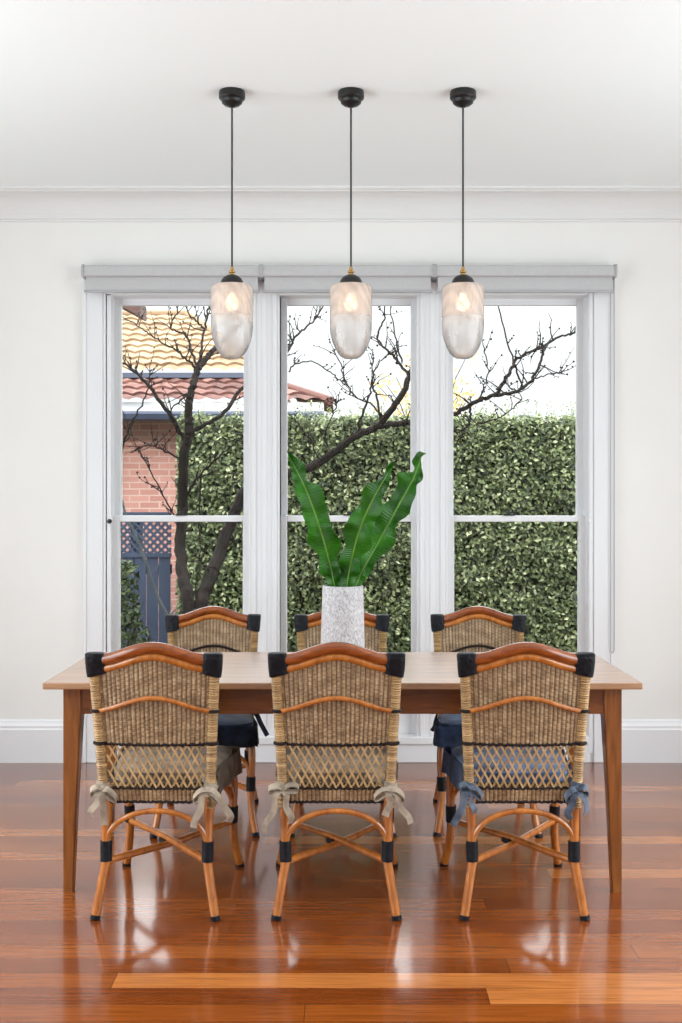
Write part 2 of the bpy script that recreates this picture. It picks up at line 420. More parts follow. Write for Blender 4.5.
# small catches at the jambs
for w, x in ((w1, -1.272), (w3, 1.345)):
    bm = bmesh.new(); lathe(bm, [(0, 0), (.011, 0), (.013, .006), (.009, .014), (0, .016)], 14)
    bmesh.ops.rotate(bm, verts=bm.verts[:], cent=(0, 0, 0), matrix=Matrix.Rotation(PI / 2, 3, 'X'))
    bmesh.ops.translate(bm, verts=bm.verts[:], vec=(x + .016 if x < 0 else x, DW, 1.305))
    link('window_catch', bm, M['black'] if x < 0 else M['trim'], w)

# roller blinds
def blind(x0, x1, label, chain=False):
    yb = DW - .115
    t = thing('roller_blind', ((x0 + x1) / 2, DW, 2.53), 0, label, 'blind', 'roller blinds over the windows')
    h = (x1 - x0) / 2
    pf = [(-.03, .142), (-.10, .142), (-.108, .134), (-.112, .11), (-.108, .088), (-.10, .082), (-.03, .082)]
    link('head_box', prism(bmesh.new(), pf, -h, h), M['blind'], t, smooth=False)
    link('fabric', B((-h + .012, h - .012, -.082, -.078, .012, .085)), M['blind'], t, smooth=False)
    link('hem_bar', B((-h + .002, h - .002, -.088, -.072, 0.0, .014), bev=.003), M['blindbar'], t, smooth=False)
    for sx in (-1, 1):
        link('end_cap', prism(bmesh.new(), [(0.0, .148), (-.10, .148), (-.116, .134), (-.118, .105), (-.108, .078), (0.0, .078)], sx * h - .006, sx * h + .006), M['blindbar'], t, smooth=False)
    if chain:
        bm = bmesh.new()
        for dx in (0, .02):
            tube(bm, [Vector((h - .012 + dx, -.035, z)) for z in (.10, -.6, -1.2, -1.92)], .0022, 6)
        tube(bm, spline([(h - .012, -.035, -1.92), (h - .002, -.035, -1.935), (h + .008, -.035, -1.92)], 5), .0022, 6)
        link('pull_chain', bm, M['blindbar'], t)
    return t
blind(-1.379, -.436, 'grey roller blind rolled up above the window with the brick house behind')
blind(-.424, .490, 'grey roller blind rolled up above the window behind the vase')
blind(.503, 1.462, 'grey roller blind with hanging pull chain above the window over the plain hedge', True)

# ------------------------------------------------------------------ pendants
def pendant(x, label, first=None):
    D = 4.67
    t = thing('pendant_lamp', (x * 4.67 / 4.62, D, CZ), 0, label, 'pendant lamp', 'glass pendant lamps above the table')
    bm = lathe(bmesh.new(), [(0, 0), (.051, 0), (.0535, -.004), (.0535, -.028), (.050, -.033), (.044, -.036), (.041, -.048), (.030, -.057), (.014, -.062), (.009, -.066), (0, -.066)], 40)
    link('canopy', bm, M['black'], t)
    link('cord', tube(bmesh.new(), [Vector((0, 0, z)) for z in (-.07, -.3, -.6, -.735)], .0038, 8), M['black'], t)
    link('brass_collar', lathe(bmesh.new(), [(0, -.712), (.006, -.712), (.008, -.726), (.013, -.729), (.013, -.736), (.009, -.739), (.009, -.744), (.016, -.748), (.016, -.754), (0, -.754)], 20), M['brass'], t)
    link('cap', lathe(bmesh.new(), [(0, -.744), (.020, -.746), (.036, -.756), (.045, -.770), (.046, -.782), (.040, -.786), (0, -.786)], 32), M['black'], t)
    zt, R0 = -.788, .0855
    rib = lambda a, z: 1 + .010 * math.sin(a * 36)
    # upper ribbed glass: outer and inner skin
    up = [(.040, zt + .004), (.066, zt + .003), (.078, zt + .000), (.0825, zt - .006), (R0, zt - .014), (R0, zt - .128)]
    inn = [(r - .004, z) for r, z in reversed(up)]
    s = link('lamp_shade', lathe(bmesh.new(), up + inn, 108, rip=rib), M['shade_hi'], t)
    lo = [(R0, zt - .128), (R0, zt - .172), (.0835, zt - .196), (.077, zt - .224), (.066, zt - .252), (.053, zt - .275), (.041, zt - .288), (.026, zt - .296), (0, zt - .299)]
    inn = [(max(r - .004, 0), z + (.004 if r < .08 else 0)) for r, z in reversed(lo)]
    rip = lambda a, z: 1 + .004 * math.sin(a * 5 + z * 60)
    link('glass_bowl', lathe(bmesh.new(), lo + inn, 72, rip=rip), M['shade_lo'], t)
    link('socket', lathe(bmesh.new(), [(0, -.785), (.02, -.785), (.02, -.815), (.016, -.82), (0, -.82)], 20), M['black'], t)
    link('bulb', lathe(bmesh.new(), [(0, -.82), (.012, -.82), (.014, -.832), (.024, -.848), (.028, -.862), (.024, -.878), (.012, -.888), (0, -.891)], 24), M['bulb'], t)
    return t
pendant(-.4395, 'lit glass pendant on black cord hanging over the window with the house and tree trunk')
pendant(.038, 'lit glass pendant on black cord hanging straight above the vase, middle of three')
pendant(.4877, 'lit glass pendant on black cord in front of the right window post')

# ------------------------------------------------------------------ table
TY0, TY1, TZ = 4.12, 4.96, .765
TX0, TX1 = -1.072, 1.079
t = thing('dining_table', (0, (TY0 + TY1) / 2, 0), 0, 'long brown timber dining table with slim tapered legs', 'table')
hd = (TY1 - TY0) / 2
link('tabletop', B((TX0, TX1, -hd, hd, TZ - .024, TZ), bev=.004), M['table_top'], t, smooth=False)
ax0, ax1, ay = TX0 + .065, TX1 - .065, hd - .042
link('apron', B((ax0 + .05, ax1 - .05, -ay + .006, -ay + .028, .645, TZ - .0245), (ax0 + .05, ax1 - .05, ay - .028, ay - .006, .645, TZ - .0245),
               (ax0 + .006, ax0 + .028, -ay + .05, ay - .05, .645, TZ - .0245), (ax1 - .028, ax1 - .006, -ay + .05, ay - .05, .645, TZ - .0245), bev=.002), M['table_x'], t, smooth=False)
for sx in (-1, 1):
    for sy in (-1, 1):
        bm = bmesh.new(); ox = ax0 if sx < 0 else ax1; oy = sy * ay
        rows = []
        for z, w in ((TZ - .0245, .066), (.64, .066), (.632, .064), (.35, .050), (0.0, .036)):
            rows.append([bm.verts.new((ox - sx * a * w, oy - sy * b * w, z)) for a, b in ((0, 0), (1, 0), (1, 1), (0, 1))])
        for a, b in zip(rows, rows[1:]):
            for k in range(4): bm.faces.new((a[k], a[(k + 1) % 4], b[(k + 1) % 4], b[k]))
        bm.faces.new(rows[0]); bm.faces.new(rows[-1][::-1])
        bmesh.ops.recalc_face_normals(bm, faces=bm.faces[:])
        bmesh.ops.bevel(bm, geom=[e for e in bm.edges if abs((e.verts[0].co - e.verts[1].co).normalized().z) > .9], offset=.004, segments=2, affect='EDGES')
        link('leg', bm, M['table_z'], t, smooth=False)

# ------------------------------------------------------------------ chairs
def back_y(z):              # recline of the back
    return -.252 - max(0, z - .40) * .125
def post_x(z):
    return .182 + max(0, z - .40) * .042 + max(0, z - .6) * .012
def sag(u): return -.022 * (1 - (2 * u - 1) ** 2)   # panel bows outwards
def crest_z(x, w=.20):      # camel-back lift above the ends
    k = min(1, abs(x) / w); return .043 * (0.5 + 0.5 * math.cos(PI * k)) 

def make_chair(label):
    t = thing('rattan_chair', (0, 0, 0), 0, label, 'chair', 'rattan chairs round the table')
    # legs
    for s in (-1, 1):
        for fr in (0, 1):
            if not fr: pts = [(s * .178, -.250, .42), (s * .175, -.254, .30), (s * .173, -.262, .19), (s * .205, -.29, .0)]; sp = [Vector(p) for p in pts]; sp = spline(pts[:3], 8) + [Vector(pts[2]).lerp(Vector(pts[3]), k / 6) for k in range(1, 7)]
            else: pts = [(s * .196, .205, .42), (s * .203, .228, .33), (s * .198, .238, .20), (s * .204, .255, .10), (s * .222, .287, .0)]; sp = spline(pts, 8)
            l = link('leg', tube(bmesh.new(), sp, lambda q: .0165 - .001 * q, 14), M['cane'], t)
            # black leather cuff just above the joint, dark foot
            ctr = [p for p in sp if .178 <= p.z <= .262]
            tag(link('leather_cuff', tube(bmesh.new(), spline(ctr, 3), lambda q: .0205, 14), M['leather'], l), 'black leather wrap')
            a, b = sp[-1], sp[-3]; d = (b - a).normalized()
            tag(link('foot_cap', tube(bmesh.new(), [a, a + d * .008, a + d * .016], .0172, 14), M['leather'], l), 'black foot cap')
    # posts
    for s in (-1, 1):
        z0, z1 = .372, .90
        pts = [Vector((s * post_x(z0 + (z1 - z0) * i / 260), back_y(z0 + (z1 - z0) * i / 260), z0 + (z1 - z0) * i / 260)) for i in range(261)]
        p = link('back_post', tube(bmesh.new(), pts, lambda q: .0175 + .0014 * math.sin(q * 260 * PI / 2.0 + .4), 14), M['wrap'], t)
        for z in (.596, .708):
            bm = bmesh.new()
            c = Vector((s * post_x(z), back_y(z), z))
            tube(bm, [c + Vector((math.cos(a) * .0188, math.sin(a) * .0188, 0)) for a in [2 * PI * k / 20 for k in range(20)]], .0062, 6, closed=True)
            tag(link('cord_binding', bm, M['cord'], p), 'dark cord binding')
        # black corner wrap: box-like padded sleeve over post top and rail end
        bm = bmesh.new(); x0 = s * post_x(.87)
        zc = .872; yc = back_y(zc)
        prof = []
        n = 20
        for i, (zz, k) in enumerate([(-.043, .80), (-.041, .95), (-.018, 1.0), (.005, 1.02), (.024, 1.02), (.032, .96), (.035, .8)]):
            ring = []
            for j in range(n):
                a = 2 * PI * j / n; ca, sa = math.cos(a), math.sin(a)
                sx = math.copysign(abs(ca) ** .55, ca); sy = math.copysign(abs(sa) ** .6, sa)
                wob = 1 + .03 * math.sin(zz * 260 + j)
                z = zc + zz + (.006 * -sx * s if zz < 0 else 0)
                ring.append(bm.verts.new((x0 - s * .008 + sx * .033 * k * wob + s * (zz * .06), yc + sy * .0265 * k * wob - zz * .155, z)))
            prof.append(ring)
        for a, b in zip(prof, prof[1:]):
            for j in range(n): bm.faces.new((a[j], a[(j + 1) % n], b[(j + 1) % n], b[j]))
        bm.faces.new(prof[0][::-1]); bm.faces.new(prof[-1])
        tag(link('corner_wrap', bm, M['leather'], t), 'black leather wrap on the corner')
    # crest: two canes side by side
    def crest(z0, lift, r, name, mat):
        pts = []
        for i in range(33):
            u = i / 32; x = (2 * u - 1) * .185; z = z0 + crest_z(x, .185) * lift
            pts.append(Vector((x, back_y(z) + sag(u), z)))
        return link(name, tube(bmesh.new(), pts, r, 14), mat, t)
    crest(.884, 1.0, .0195, 'crest_rail', M['crest']); crest(.853, 1.0, .0135, 'crest_rail', M['cane'])
    # woven panels
    def panel(name, zb, zt_fn, pitch=.0125, rows=.0075, amp=.0042):
        bm = bmesh.new(); uvl = bm.loops.layers.uv.new('UVMap'); cl = bm.verts.layers.float.new('weave')
        nu, nv = 168, max(6, int((zt_fn(.5) - zb) / rows) * 3)
        stakes = 24
        for side in (-1, 1):                 # outer and inner skins of the weave
            grid = []
            for j in range(nv + 1):
                v = j / nv; row = []
                for i in range(nu + 1):
                    u = i / nu; zt = zt_fn(u); z = zb + (zt - zb) * v
                    x = (2 * u - 1) * (post_x(z) - .010)
                    k = abs(math.sin(u * stakes * PI)); rr = (z - .4) / rows
                    over = (1 if int(u * stakes) % 2 == int(rr) % 2 else -1)
                    d = amp * (.35 + .65 * k) + side * over * amp * .28 * math.sin((rr % 1) * PI) * k
                    vert = bm.verts.new((x, back_y(z) + sag(u) * min(1, (z - .40) / .2) + side * d, z))
                    groove = (1 - k) ** 2.2 * .9 + .35 * (1 - math.sin((rr % 1) * PI)) ** 2
                    vert[cl] = min(1, groove); row.append((vert, u, z))
                grid.append(row)
            for j in range(nv):
                for i in range(nu):
                    q = [grid[j][i], grid[j][i + 1], grid[j + 1][i + 1], grid[j + 1][i]]
                    if side > 0: q = q[::-1]
                    f = bm.faces.new([a[0] for a in q])
                    for lp, a in zip(f.loops, q): lp[uvl].uv = (a[1], a[2])
            if side < 0: g0 = grid
        return link(name, bm, M['wicker'], t, sharp=3)
    panel('woven_back', .594, lambda u: .850 + crest_z((2 * u - 1) * .185, .185))
    panel('woven_band', .392, lambda u: .435)
    # dark bindings along the panel edges
    for z, r in ((.594, .0065), (.438, .0055), (.390, .006)):
        pts = []
        for i in range(90):
            u = i / 89; x = (2 * u - 1) * (post_x(z) - .012)
            pts.append(Vector((x, back_y(z) + sag(u) * min(1, (z - .4) / .2), z + .0015 * math.sin(i * 1.1))))
        tag(link('edge_binding', tube(bmesh.new(), pts, lambda q: r + .001 * math.sin(q * 200), 8), M['cord'], t), 'dark cord along the weave edge')
    # curved rails (outer orange, inner dark)
    for off, m, r, lb in ((-.011, 'cane', .0082, 'thin orange curved cane on the back'), (.010, 'cord', .006, 'thin dark curved cane inside the back')):
        pts = []
        for i in range(33):
            u = i / 32; z = .707 + 1.15 * crest_z((2 * u - 1) * .17, .19); x = (2 * u - 1) * (post_x(z) - .004)
            pts.append(Vector((x, back_y(z) + sag(u) + off, z)))
        tag(link('curved_rail', tube(bmesh.new(), pts, r, 10), M[m], t), lb)
    # diamond lattice
    bm = bmesh.new(); n = 13; zb, zt = .439, .593
    for dr in (-1, 1):
        for k in range(-4, n + 5):
            u0 = (k + .5) / n; u1 = u0 + dr * 3.0 / n
            a, b = 0.0, 1.0
            if u1 != u0:
                ta, tb = sorted(((.02 - u0) / (u1 - u0), (.98 - u0) / (u1 - u0))); a, b = max(0, ta), min(1, tb)
            if b - a < .06: continue
            pts = []
            for i in range(7):
                q = a + (b - a) * i / 6; u = u0 + (u1 - u0) * q; z = zb + (zt - zb) * q
                pts.append((( 2 * u - 1) * (post_x(z) - .014), back_y(z) + sag(u) * min(1, (z - .4) / .2) + dr * .0022, z))
            ribbon(bm, pts, .0068, (1, 0, 0), .0028, 2)
    link('lattice', bm, M['strip'], t, smooth=False)
    # seat: woven slab with cane frame
    bm = bmesh.new(); uvl = bm.loops.layers.uv.new('UVMap'); cl = bm.verts.layers.float.new('weave'); N = 40
    top = []
    for j in range(N + 1):
        row = []
        for i in range(N + 1):
            u, v = i / N, j / N; y = -.238 + v * .455; x = (2 * u - 1) * (.165 + .022 * v)
            w = bm.verts.new((x, y, .432 + .002 * math.sin(i * PI / 2) * (1 if j % 2 else -1))); w[cl] = .3 * (i % 2); row.append((w, u, v))
        top.append(row)
    for j in range(N):
        for i in range(N):
            q = [top[j][i], top[j][i + 1], top[j + 1][i + 1], top[j + 1][i]]
            f = bm.faces.new([a[0] for a in q])
            for lp, a in zip(f.loops, q): lp[uvl].uv = (a[1], a[2])
    geo = bmesh.ops.extrude_face_region(bm, geom=bm.faces[:])
    bmesh.ops.translate(bm, verts=[g for g in geo['geom'] if isinstance(g, bmesh.types.BMVert)], vec=(0, 0, -.03))
    bmesh.ops.recalc_face_normals(bm, faces=bm.faces[:])
    link('seat', bm, M['wicker'], t)
    fr = [(-.17, -.225), (.17, -.225), (.195, .205), (.15, .228), (-.15, .228), (-.195, .205)]
    pts = []
    for a, b in zip(fr, fr[1:] + fr[:1]): pts += [Vector((a[0] + (b[0] - a[0]) * k / 6, a[1] + (b[1] - a[1]) * k / 6, .420)) for k in range(6)]
    link('seat_frame', tube(bmesh.new(), pts, .0145, 10, closed=True), M['cane'], t)
    # arched braces under the seat, all four sides
    for a, b, hh in (((-.173, -.262), (.173, -.262), .126), ((-.198, .236), (.198, .236), .143), ((-.173, -.258), (-.199, .234), .143), ((.173, -.258), (.199, .234), .143)):
        pts = []
        for k in range(13):
            q = k / 12; e = math.sin(q * PI); x = a[0] + (b[0] - a[0]) * (.5 - .5 * math.cos(q * PI)); y = a[1] + (b[1] - a[1]) * (.5 - .5 * math.cos(q * PI))
            pts.append((x, y,   .235 + hh * e ** .85))
        link('arched_brace', TB(pts, .0098, 10, 4), M['cane'], t)
    # crossed stretchers with a binding where they meet
    for i, s in enumerate((-1, 1)):
        a = Vector((s * .176, -.268, .190)); b = Vector((-s * .200, .240, .190))
        m = (a + b) / 2 + Vector((0, 0, .010 if i else -.010))
        o = link('cross_stretcher', TB([a, a.lerp(m, .5), m, m.lerp(b, .5), b], .0125, 12), M['cane'], t)
        if i: link('cord_binding', tube(bmesh.new(), [m + Vector((math.cos(k * PI / 6) * .022, math.sin(k * PI / 6) * .022, -.01)) for k in range(12)], .008, 8, closed=True), M['cord'], o)
    return t
def copy_tree(o, parent=None):
    c = o.copy(); COL.objects.link(c)
    if parent: c.parent = parent
    for ch in list(o.children): copy_tree(ch, c)
    return c

def cushion(loc, rz, fab, tie, label, seed, bows=True):
    rr = random.Random(seed)
    t = thing('seat_cushion', loc, rz, label, 'cushion', 'tied cushions on the rattan chairs')
    bm = bmesh.new(); N = 20; z0, z1 = .4365, .492
    def outline(a):
        ca, sa = math.cos(a), math.sin(a)
        x = math.copysign(abs(ca) ** .42, ca); y = math.copysign(abs(sa) ** .42, sa)
        return x * (.196 + .024 * y), y * .232 + .016
    rings = []; K = 48
    for k, (sc, zz) in enumerate([(.0, z0), (.5, z0), (.93, z0 + .002), (.985, z0 + .012), (1.0, z0 + .024), (.985, z0 + .037), (.93, z0 + .047), (.75, z1 - .002), (.45, z1 + .003), (0, z1 + .004)]):
        if sc == 0: rings.append([bm.verts.new((0, 0, zz))]); continue
        ring = []
        for j in range(K):
            x, y = outline(2 * PI * j / K)
            ring.append(bm.verts.new((x * sc, y * sc, zz + (.003 * noise.noise(Vector((x * 9, y * 9, seed))) if k > 4 else 0))))
        rings.append(ring)
    for a, b in zip(rings, rings[1:]):
        for j in range(K):
            q = []
            for v in (a[j % len(a)], a[(j + 1) % K % len(a)], b[(j + 1) % K % len(b)], b[j % len(b)]):
                if v not in q: q.append(v)
            if len(q) > 2: bm.faces.new(q)
    link('cover', bm, fab, t)
    for zz in (z0 + .010, z0 + .040):
        pts = []
        for j in range(72):
            x, y = outline(2 * PI * j / 72); pts.append(Vector((x * .985, y * .985, zz)))
        link('piping', tube(bmesh.new(), pts, .0032, 6, closed=True), fab, t)
    # hanging skirt round the front and the sides
    pts = [(-.188, -.17), (-.199, .02), (-.221, .20), (-.214, .240), (-.19, .252), (0, .256), (.19, .252), (.214, .240), (.221, .20), (.199, .02), (.188, -.17)]
    c = spline([(x, y, 0) for x, y in pts], 10); bm = bmesh.new(); rows = []
    for i, p in enumerate(c):
        tg = (c[min(i + 1, len(c) - 1)] - c[max(i - 1, 0)]).normalized(); nn = Vector((-tg.y, tg.x, 0)); row = []
        for k in range(5):
            q = k / 4; wv = .006 + .006 * q * math.sin(i * .55 + seed) + .004 * q
            row.append(bm.verts.new(p + nn * wv + Vector((0, 0, .472 - .090 * q + .003 * q * math.sin(i * .3 + seed * 2)))))
        rows.append(row)
    for a, b in zip(rows, rows[1:]):
        for k in range(4): bm.faces.new((a[k], b[k], b[k + 1], a[k + 1]))
    bmesh.ops.solidify(bm, geom=bm.faces[:], thickness=.002)
    link('skirt', bm, fab, t)
    if not bows: return t
    for s in (-1, 1):
        z = .448; c = Vector((s * post_x(z), back_y(z), z)); bm = bmesh.new()
        rad = .0215
        ring = [c + Vector((math.cos(a) * rad, math.sin(a) * rad, .004 * math.sin(a * 2))) for a in [2 * PI * k / 16 for k in range(17)]]
        ribbon(bm, ring, .026, (0, 0, 1), .002, 2)
        k0 = c + Vector((-s * .004, -rad - .008, -.006))
        bmesh.ops.create_uvsphere(bm, u_segments=12, v_segments=8, radius=.012, matrix=Matrix.Translation(k0) @ Matrix.Diagonal((1.15, .75, .95, 1)))
        for d in (-1, 1):      # loops
            L = .042 + rr.uniform(-.010, .014); up = rr.uniform(-.030, .012)
            pts = [k0, k0 + Vector((d * L * .5, -.016, up * .5 + .014)), k0 + Vector((d * L, -.010, up + .004)), k0 + Vector((d * L * .98, -.003, up - .012)), k0 + Vector((d * L * .5, -.008, up * .5 - .012)), k0]
            ribbon(bm, pts, .022, (.25 * d + rr.uniform(-.2, .2), 1, rr.uniform(.3, .9)), .0022, 6)
        for d in (-1, 1):      # tails
            L = rr.uniform(.075, .150); sp = d * rr.uniform(.010, .055) + s * .012
            pts = [k0, k0 + Vector((sp * .5, -.016, -.018)), k0 + Vector((sp * .75 + rr.uniform(-.008, .008), -.012, -L * .5)), k0 + Vector((sp * 1.2, -.006 + rr.uniform(-.008, .004), -L * .8)), k0 + Vector((sp * 1.25 + rr.uniform(-.014, .014), -.004, -L))]
            ribbon(bm, pts, .024, (1, .5 * d + rr.uniform(-.3, .3), .35 * d), .0022, 6)
        # strap from the cushion corner to the post
        ribbon(bm, [(s * .150, -.222, .462), (s * .168, -.236, .458), (s * (post_x(z) + .004), back_y(z) + rad + .001, .450)], .02, (0, 0, 1), .002, 4)
        link('tie', bm, tie, t)
    return t

YN, YF = 4.182, 5.125
near = [(-.622, math.radians(-1.6)), (-.017, 0.0), (.619, 0.0)]
far = [(-.590, PI + .05), (.002, PI), (.630, PI - .05)]
proto = make_chair('rattan chair seen from behind below the left pendant, beige bows on its posts')
labs = ['', 'rattan chair seen from behind in front of the vase, pale bows on its posts',
        'rattan chair seen from behind with blue grey bows and blue cushion behind its lattice']
proto.location = (near[0][0], YN, 0); proto.rotation_euler.z = near[0][1]
for (x, a), lb in list(zip(near, labs))[1:]:
    c = copy_tree(proto); c.location = (x, YN, 0); c.rotation_euler.z = a; c['label'] = lb
flabs = ['rattan chair across the table facing us, before the left window',
         'rattan chair across the table facing us, half hidden by the vase',
         'rattan chair across the table facing us, in front of the plain hedge window']
for (x, a), lb in zip(far, flabs):
    c = copy_tree(proto); c.location = (x, YF, 0); c.rotation_euler.z = a; c['label'] = lb; c.scale = (.97, .97, .97)
cushion((near[0][0], YN, 0), near[0][1], M['fab_taupe'], M['fab_beige'], 'taupe seat cushion tied with beige bows, on the near chair below the left pendant', 3)
cushion((near[1][0], YN, 0), 0, M['fab_taupe'], M['fab_beige'], 'taupe seat cushion tied with bows, on the near chair in front of the vase', 5)
cushion((near[2][0], YN, 0), 0, M['fab_blue'], M['fab_tieblue'], 'mottled blue seat cushion tied with grey blue bows, on the near right chair', 8)
cushion((far[0][0], YF, 0), far[0][1], M['fab_navy'], M['fab_navy'], 'dark navy seat cushion on the far chair in front of the tree trunk', 11).scale = (.97, .97, .97)
cushion((far[1][0], YF, 0), far[1][1], M['fab_navy'], M['fab_navy'], 'dark navy seat cushion on the far chair behind the vase', 12).scale = (.97, .97, .97)
cushion((far[2][0], YF, 0), far[2][1], M['fab_blue'], M['fab_navy'], 'mottled blue seat cushion on the far chair before the plain hedge window', 13).scale = (.97, .97, .97)

# ------------------------------------------------------------------ vase and fronds
VD = 4.54; VX = (342.8 - CX) / F * VD
v = bmesh.new()
pr = [(0, 0), (.080, 0), (.0855, .004), (.0865, .02), (.086, .10), (.0835, .20), (.081, .28), (.0805, .312), (.079, .318), (.076, .318), (.0745, .312), (.075, .2), (.078, .03), (0, .022)]
tag(link('ceramic_vase', lathe(v, pr, 56), M['vase']), 'tall pale speckled ceramic vase standing in the middle of the table', 'vase').location = (VX, VD, TZ)
def frond(pxs, dys, wmax, seed, label, twist=0.0, curl=0.0):
    pts = [P(px, py, VD + dy) for (px, py), dy in zip(pxs, dys)]
    base = pts[0].copy(); loc = [p - base for p in pts]; sp = spline(loc, 18); m = len(sp)
    t = thing('fern_frond', base, 0, label, 'leaf', 'fern fronds in the vase')
    bm = bmesh.new(); uvl = bm.loops.layers.uv.new('UVMap'); rows = []; K = 12; rr = random.Random(seed); ph = rr.uniform(0, 6)
    for i, c in enumerate(sp):
        q = i / (m - 1); tg = (sp[min(i + 1, m - 1)] - sp[max(i - 1, 0)]).normalized()
        w = Vector((1, 0, 0)); w = (w - tg * w.dot(tg)).normalized(); nn = tg.cross(w)
        an = twist * (q - .3); w, nn = w * math.cos(an) + nn * math.sin(an), nn * math.cos(an) - w * math.sin(an)
        wd = wmax * (min(1, (.10 + q * 2.0)) * (1 - max(0, (q - .55) / .45) ** 2.0 * .93))
        row = []
        for k in range(K + 1):
            s = 2 * k / K - 1
            edge = abs(s) ** 1.6
            wob = (math.sin(q * 30 + ph + (1.4 if s > 0 else 0)) * .026 + .011 * math.sin(q * 53 + ph * 2 + s)) * edge
            wl = 1 + (.17 * math.sin(q * 26 + ph + (2 if s > 0 else 0)) + .11 * math.sin(q * 43 + ph + s)) * edge
            fold = abs(s) * .35 * wd
            row.append((bm.verts.new(c + w * s * wd * wl + nn * (wob - fold)), k / K, q))
        rows.append(row)
    for a, b in zip(rows, rows[1:]):
        for k in range(K):
            q4 = [a[k], a[k + 1], b[k + 1], b[k]]
            f = bm.faces.new([z[0] for z in q4])
            for lp, z in zip(f.loops, q4): lp[uvl].uv = (z[1], z[2])
    link('blade', bm, M['frond'], t, sharp=3)
    tag(link('midrib', tube(bmesh.new(), [p for p in sp[:-6]], lambda q: .0026 * (1 - q) + .0006, 8), M['midrib'], t), 'pale green midrib')
    return t
M['midrib'] = plain('midrib green', rgb(104, 150, 48), 0.45)
frond([(339, 612), (333, 578), (322, 535), (306, 490), (287, 452)], (0.0, -.01, -.03, -.03, .0), .052, 1, 'ribbed green fern frond leaning to the left out of the vase', .5)
frond([(344, 612), (348, 578), (357, 538), (371, 503), (394, 463)], (-.02, -.04, -.08, -.10, -.10), .052, 2, 'broad bright green fern frond in the middle of the vase', -.4)
frond([(349, 612), (358, 580), (378, 543), (400, 503), (415, 475), (422, 452)], (.02, .03, .05, .07, .08, .08), .050, 4, 'dark green fern frond leaning furthest right, with a narrow curled tip', -1.0)

# ------------------------------------------------------------------ garden
GZ = -.35
link('ground', B((-14, 14, DW + .21, 26, GZ - .2, GZ)), M['soil'], smooth=False)['kind'] = 'structure'

def leaf_mesh(bm, cl, c, n, L, W, tone, rnd):
    n = n.normalized(); a = n.orthogonal().normalized(); b = n.cross(a); an = rnd.uniform(0, 2 * PI)
    d = a * math.cos(an) + b * math.sin(an); e = n.cross(d)
    vs = [bm.verts.new(c - d * L / 2), bm.verts.new(c + e * W / 2 + n * W * .18), bm.verts.new(c + d * L / 2), bm.verts.new(c - e * W / 2 + n * W * .18)]
    for v_ in vs: v_[cl] = tone
    bm.faces.new(vs)
def hedge():
    bm = bmesh.new(); cl = bm.verts.layers.float.new('tone'); r = random.Random(21)
    x0, x1, y0, z1 = -1.33, 3.6, 9.2, 2.09
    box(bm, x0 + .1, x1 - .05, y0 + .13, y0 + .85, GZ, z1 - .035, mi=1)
    nl = len(bm.faces)
    for i in range(64000):
        x = r.uniform(x0, x1); z = r.uniform(GZ + .1, z1) ; lump = .07 * noise.noise(Vector((x * 2.2, z * 2.2, 3))) + .03 * noise.noise(Vector((x * 7, z * 7, 9)))
        dep = r.random() ** 1.3 * .15
        edge = max(0, (x0 + .12 - x)) * .5
        c = Vector((x, y0 + dep - lump + edge, z)); n = Vector((r.gauss(0, .6), -1 + r.gauss(0, .4), r.gauss(.55, .5)))
        tone = min(1, max(0, .5 + r.gauss(0, .30)))
        s = r.uniform(.75, 1.25); leaf_mesh(bm, cl, c, n, .043 * s, .025 * s, tone, r)
    for i in range(9000):     # top and left end
        x = r.uniform(x0, x1); y = y0 + r.uniform(0, .8)
        c = Vector((x, y, z1 + .05 * noise.noise(Vector((x * 3, y * 3, 1))) - r.random() * .07)); n = Vector((r.gauss(0, .5), r.gauss(-.4, .5), 1))
        leaf_mesh(bm, cl, c, n, .042, .024, min(1, max(0, .6 + r.gauss(0, .2))), r)
    for i in range(4000):
        y = y0 + r.uniform(0, .8); z = r.uniform(GZ + .1, z1)
        leaf_mesh(bm, cl, Vector((x0 + r.random() * .1, y, z)), Vector((-1, r.gauss(0, .5), r.gauss(.3, .5))), .042, .024, min(1, max(0, .45 + r.gauss(0, .2))), r)
    for i in range(260):      # thin shoots standing above the clipped top
        x = r.uniform(x0, x1); y = y0 + r.uniform(.05, .5); h = r.uniform(.04, .17); lean = r.gauss(0, .3)
        for k in range(int(h / .014)):
            zz = z1 - .03 + k * .014 + .03
            leaf_mesh(bm, cl, Vector((x + lean * (zz - z1) + r.gauss(0, .006), y, zz)), Vector((r.gauss(0, 1), -.6, r.gauss(.3, .6))), .026, .013, min(1, max(0, .65 + r.gauss(0, .2))), r)
    me = bpy.data.meshes.new('clipped_hedge'); bm.to_mesh(me); bm.free()
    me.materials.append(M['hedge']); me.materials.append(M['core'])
    o = bpy.data.objects.new('clipped_hedge', me); COL.objects.link(o)
    tag(o, 'tall clipped green hedge of small leaves filling the view through the windows', 'hedge')
hedge()

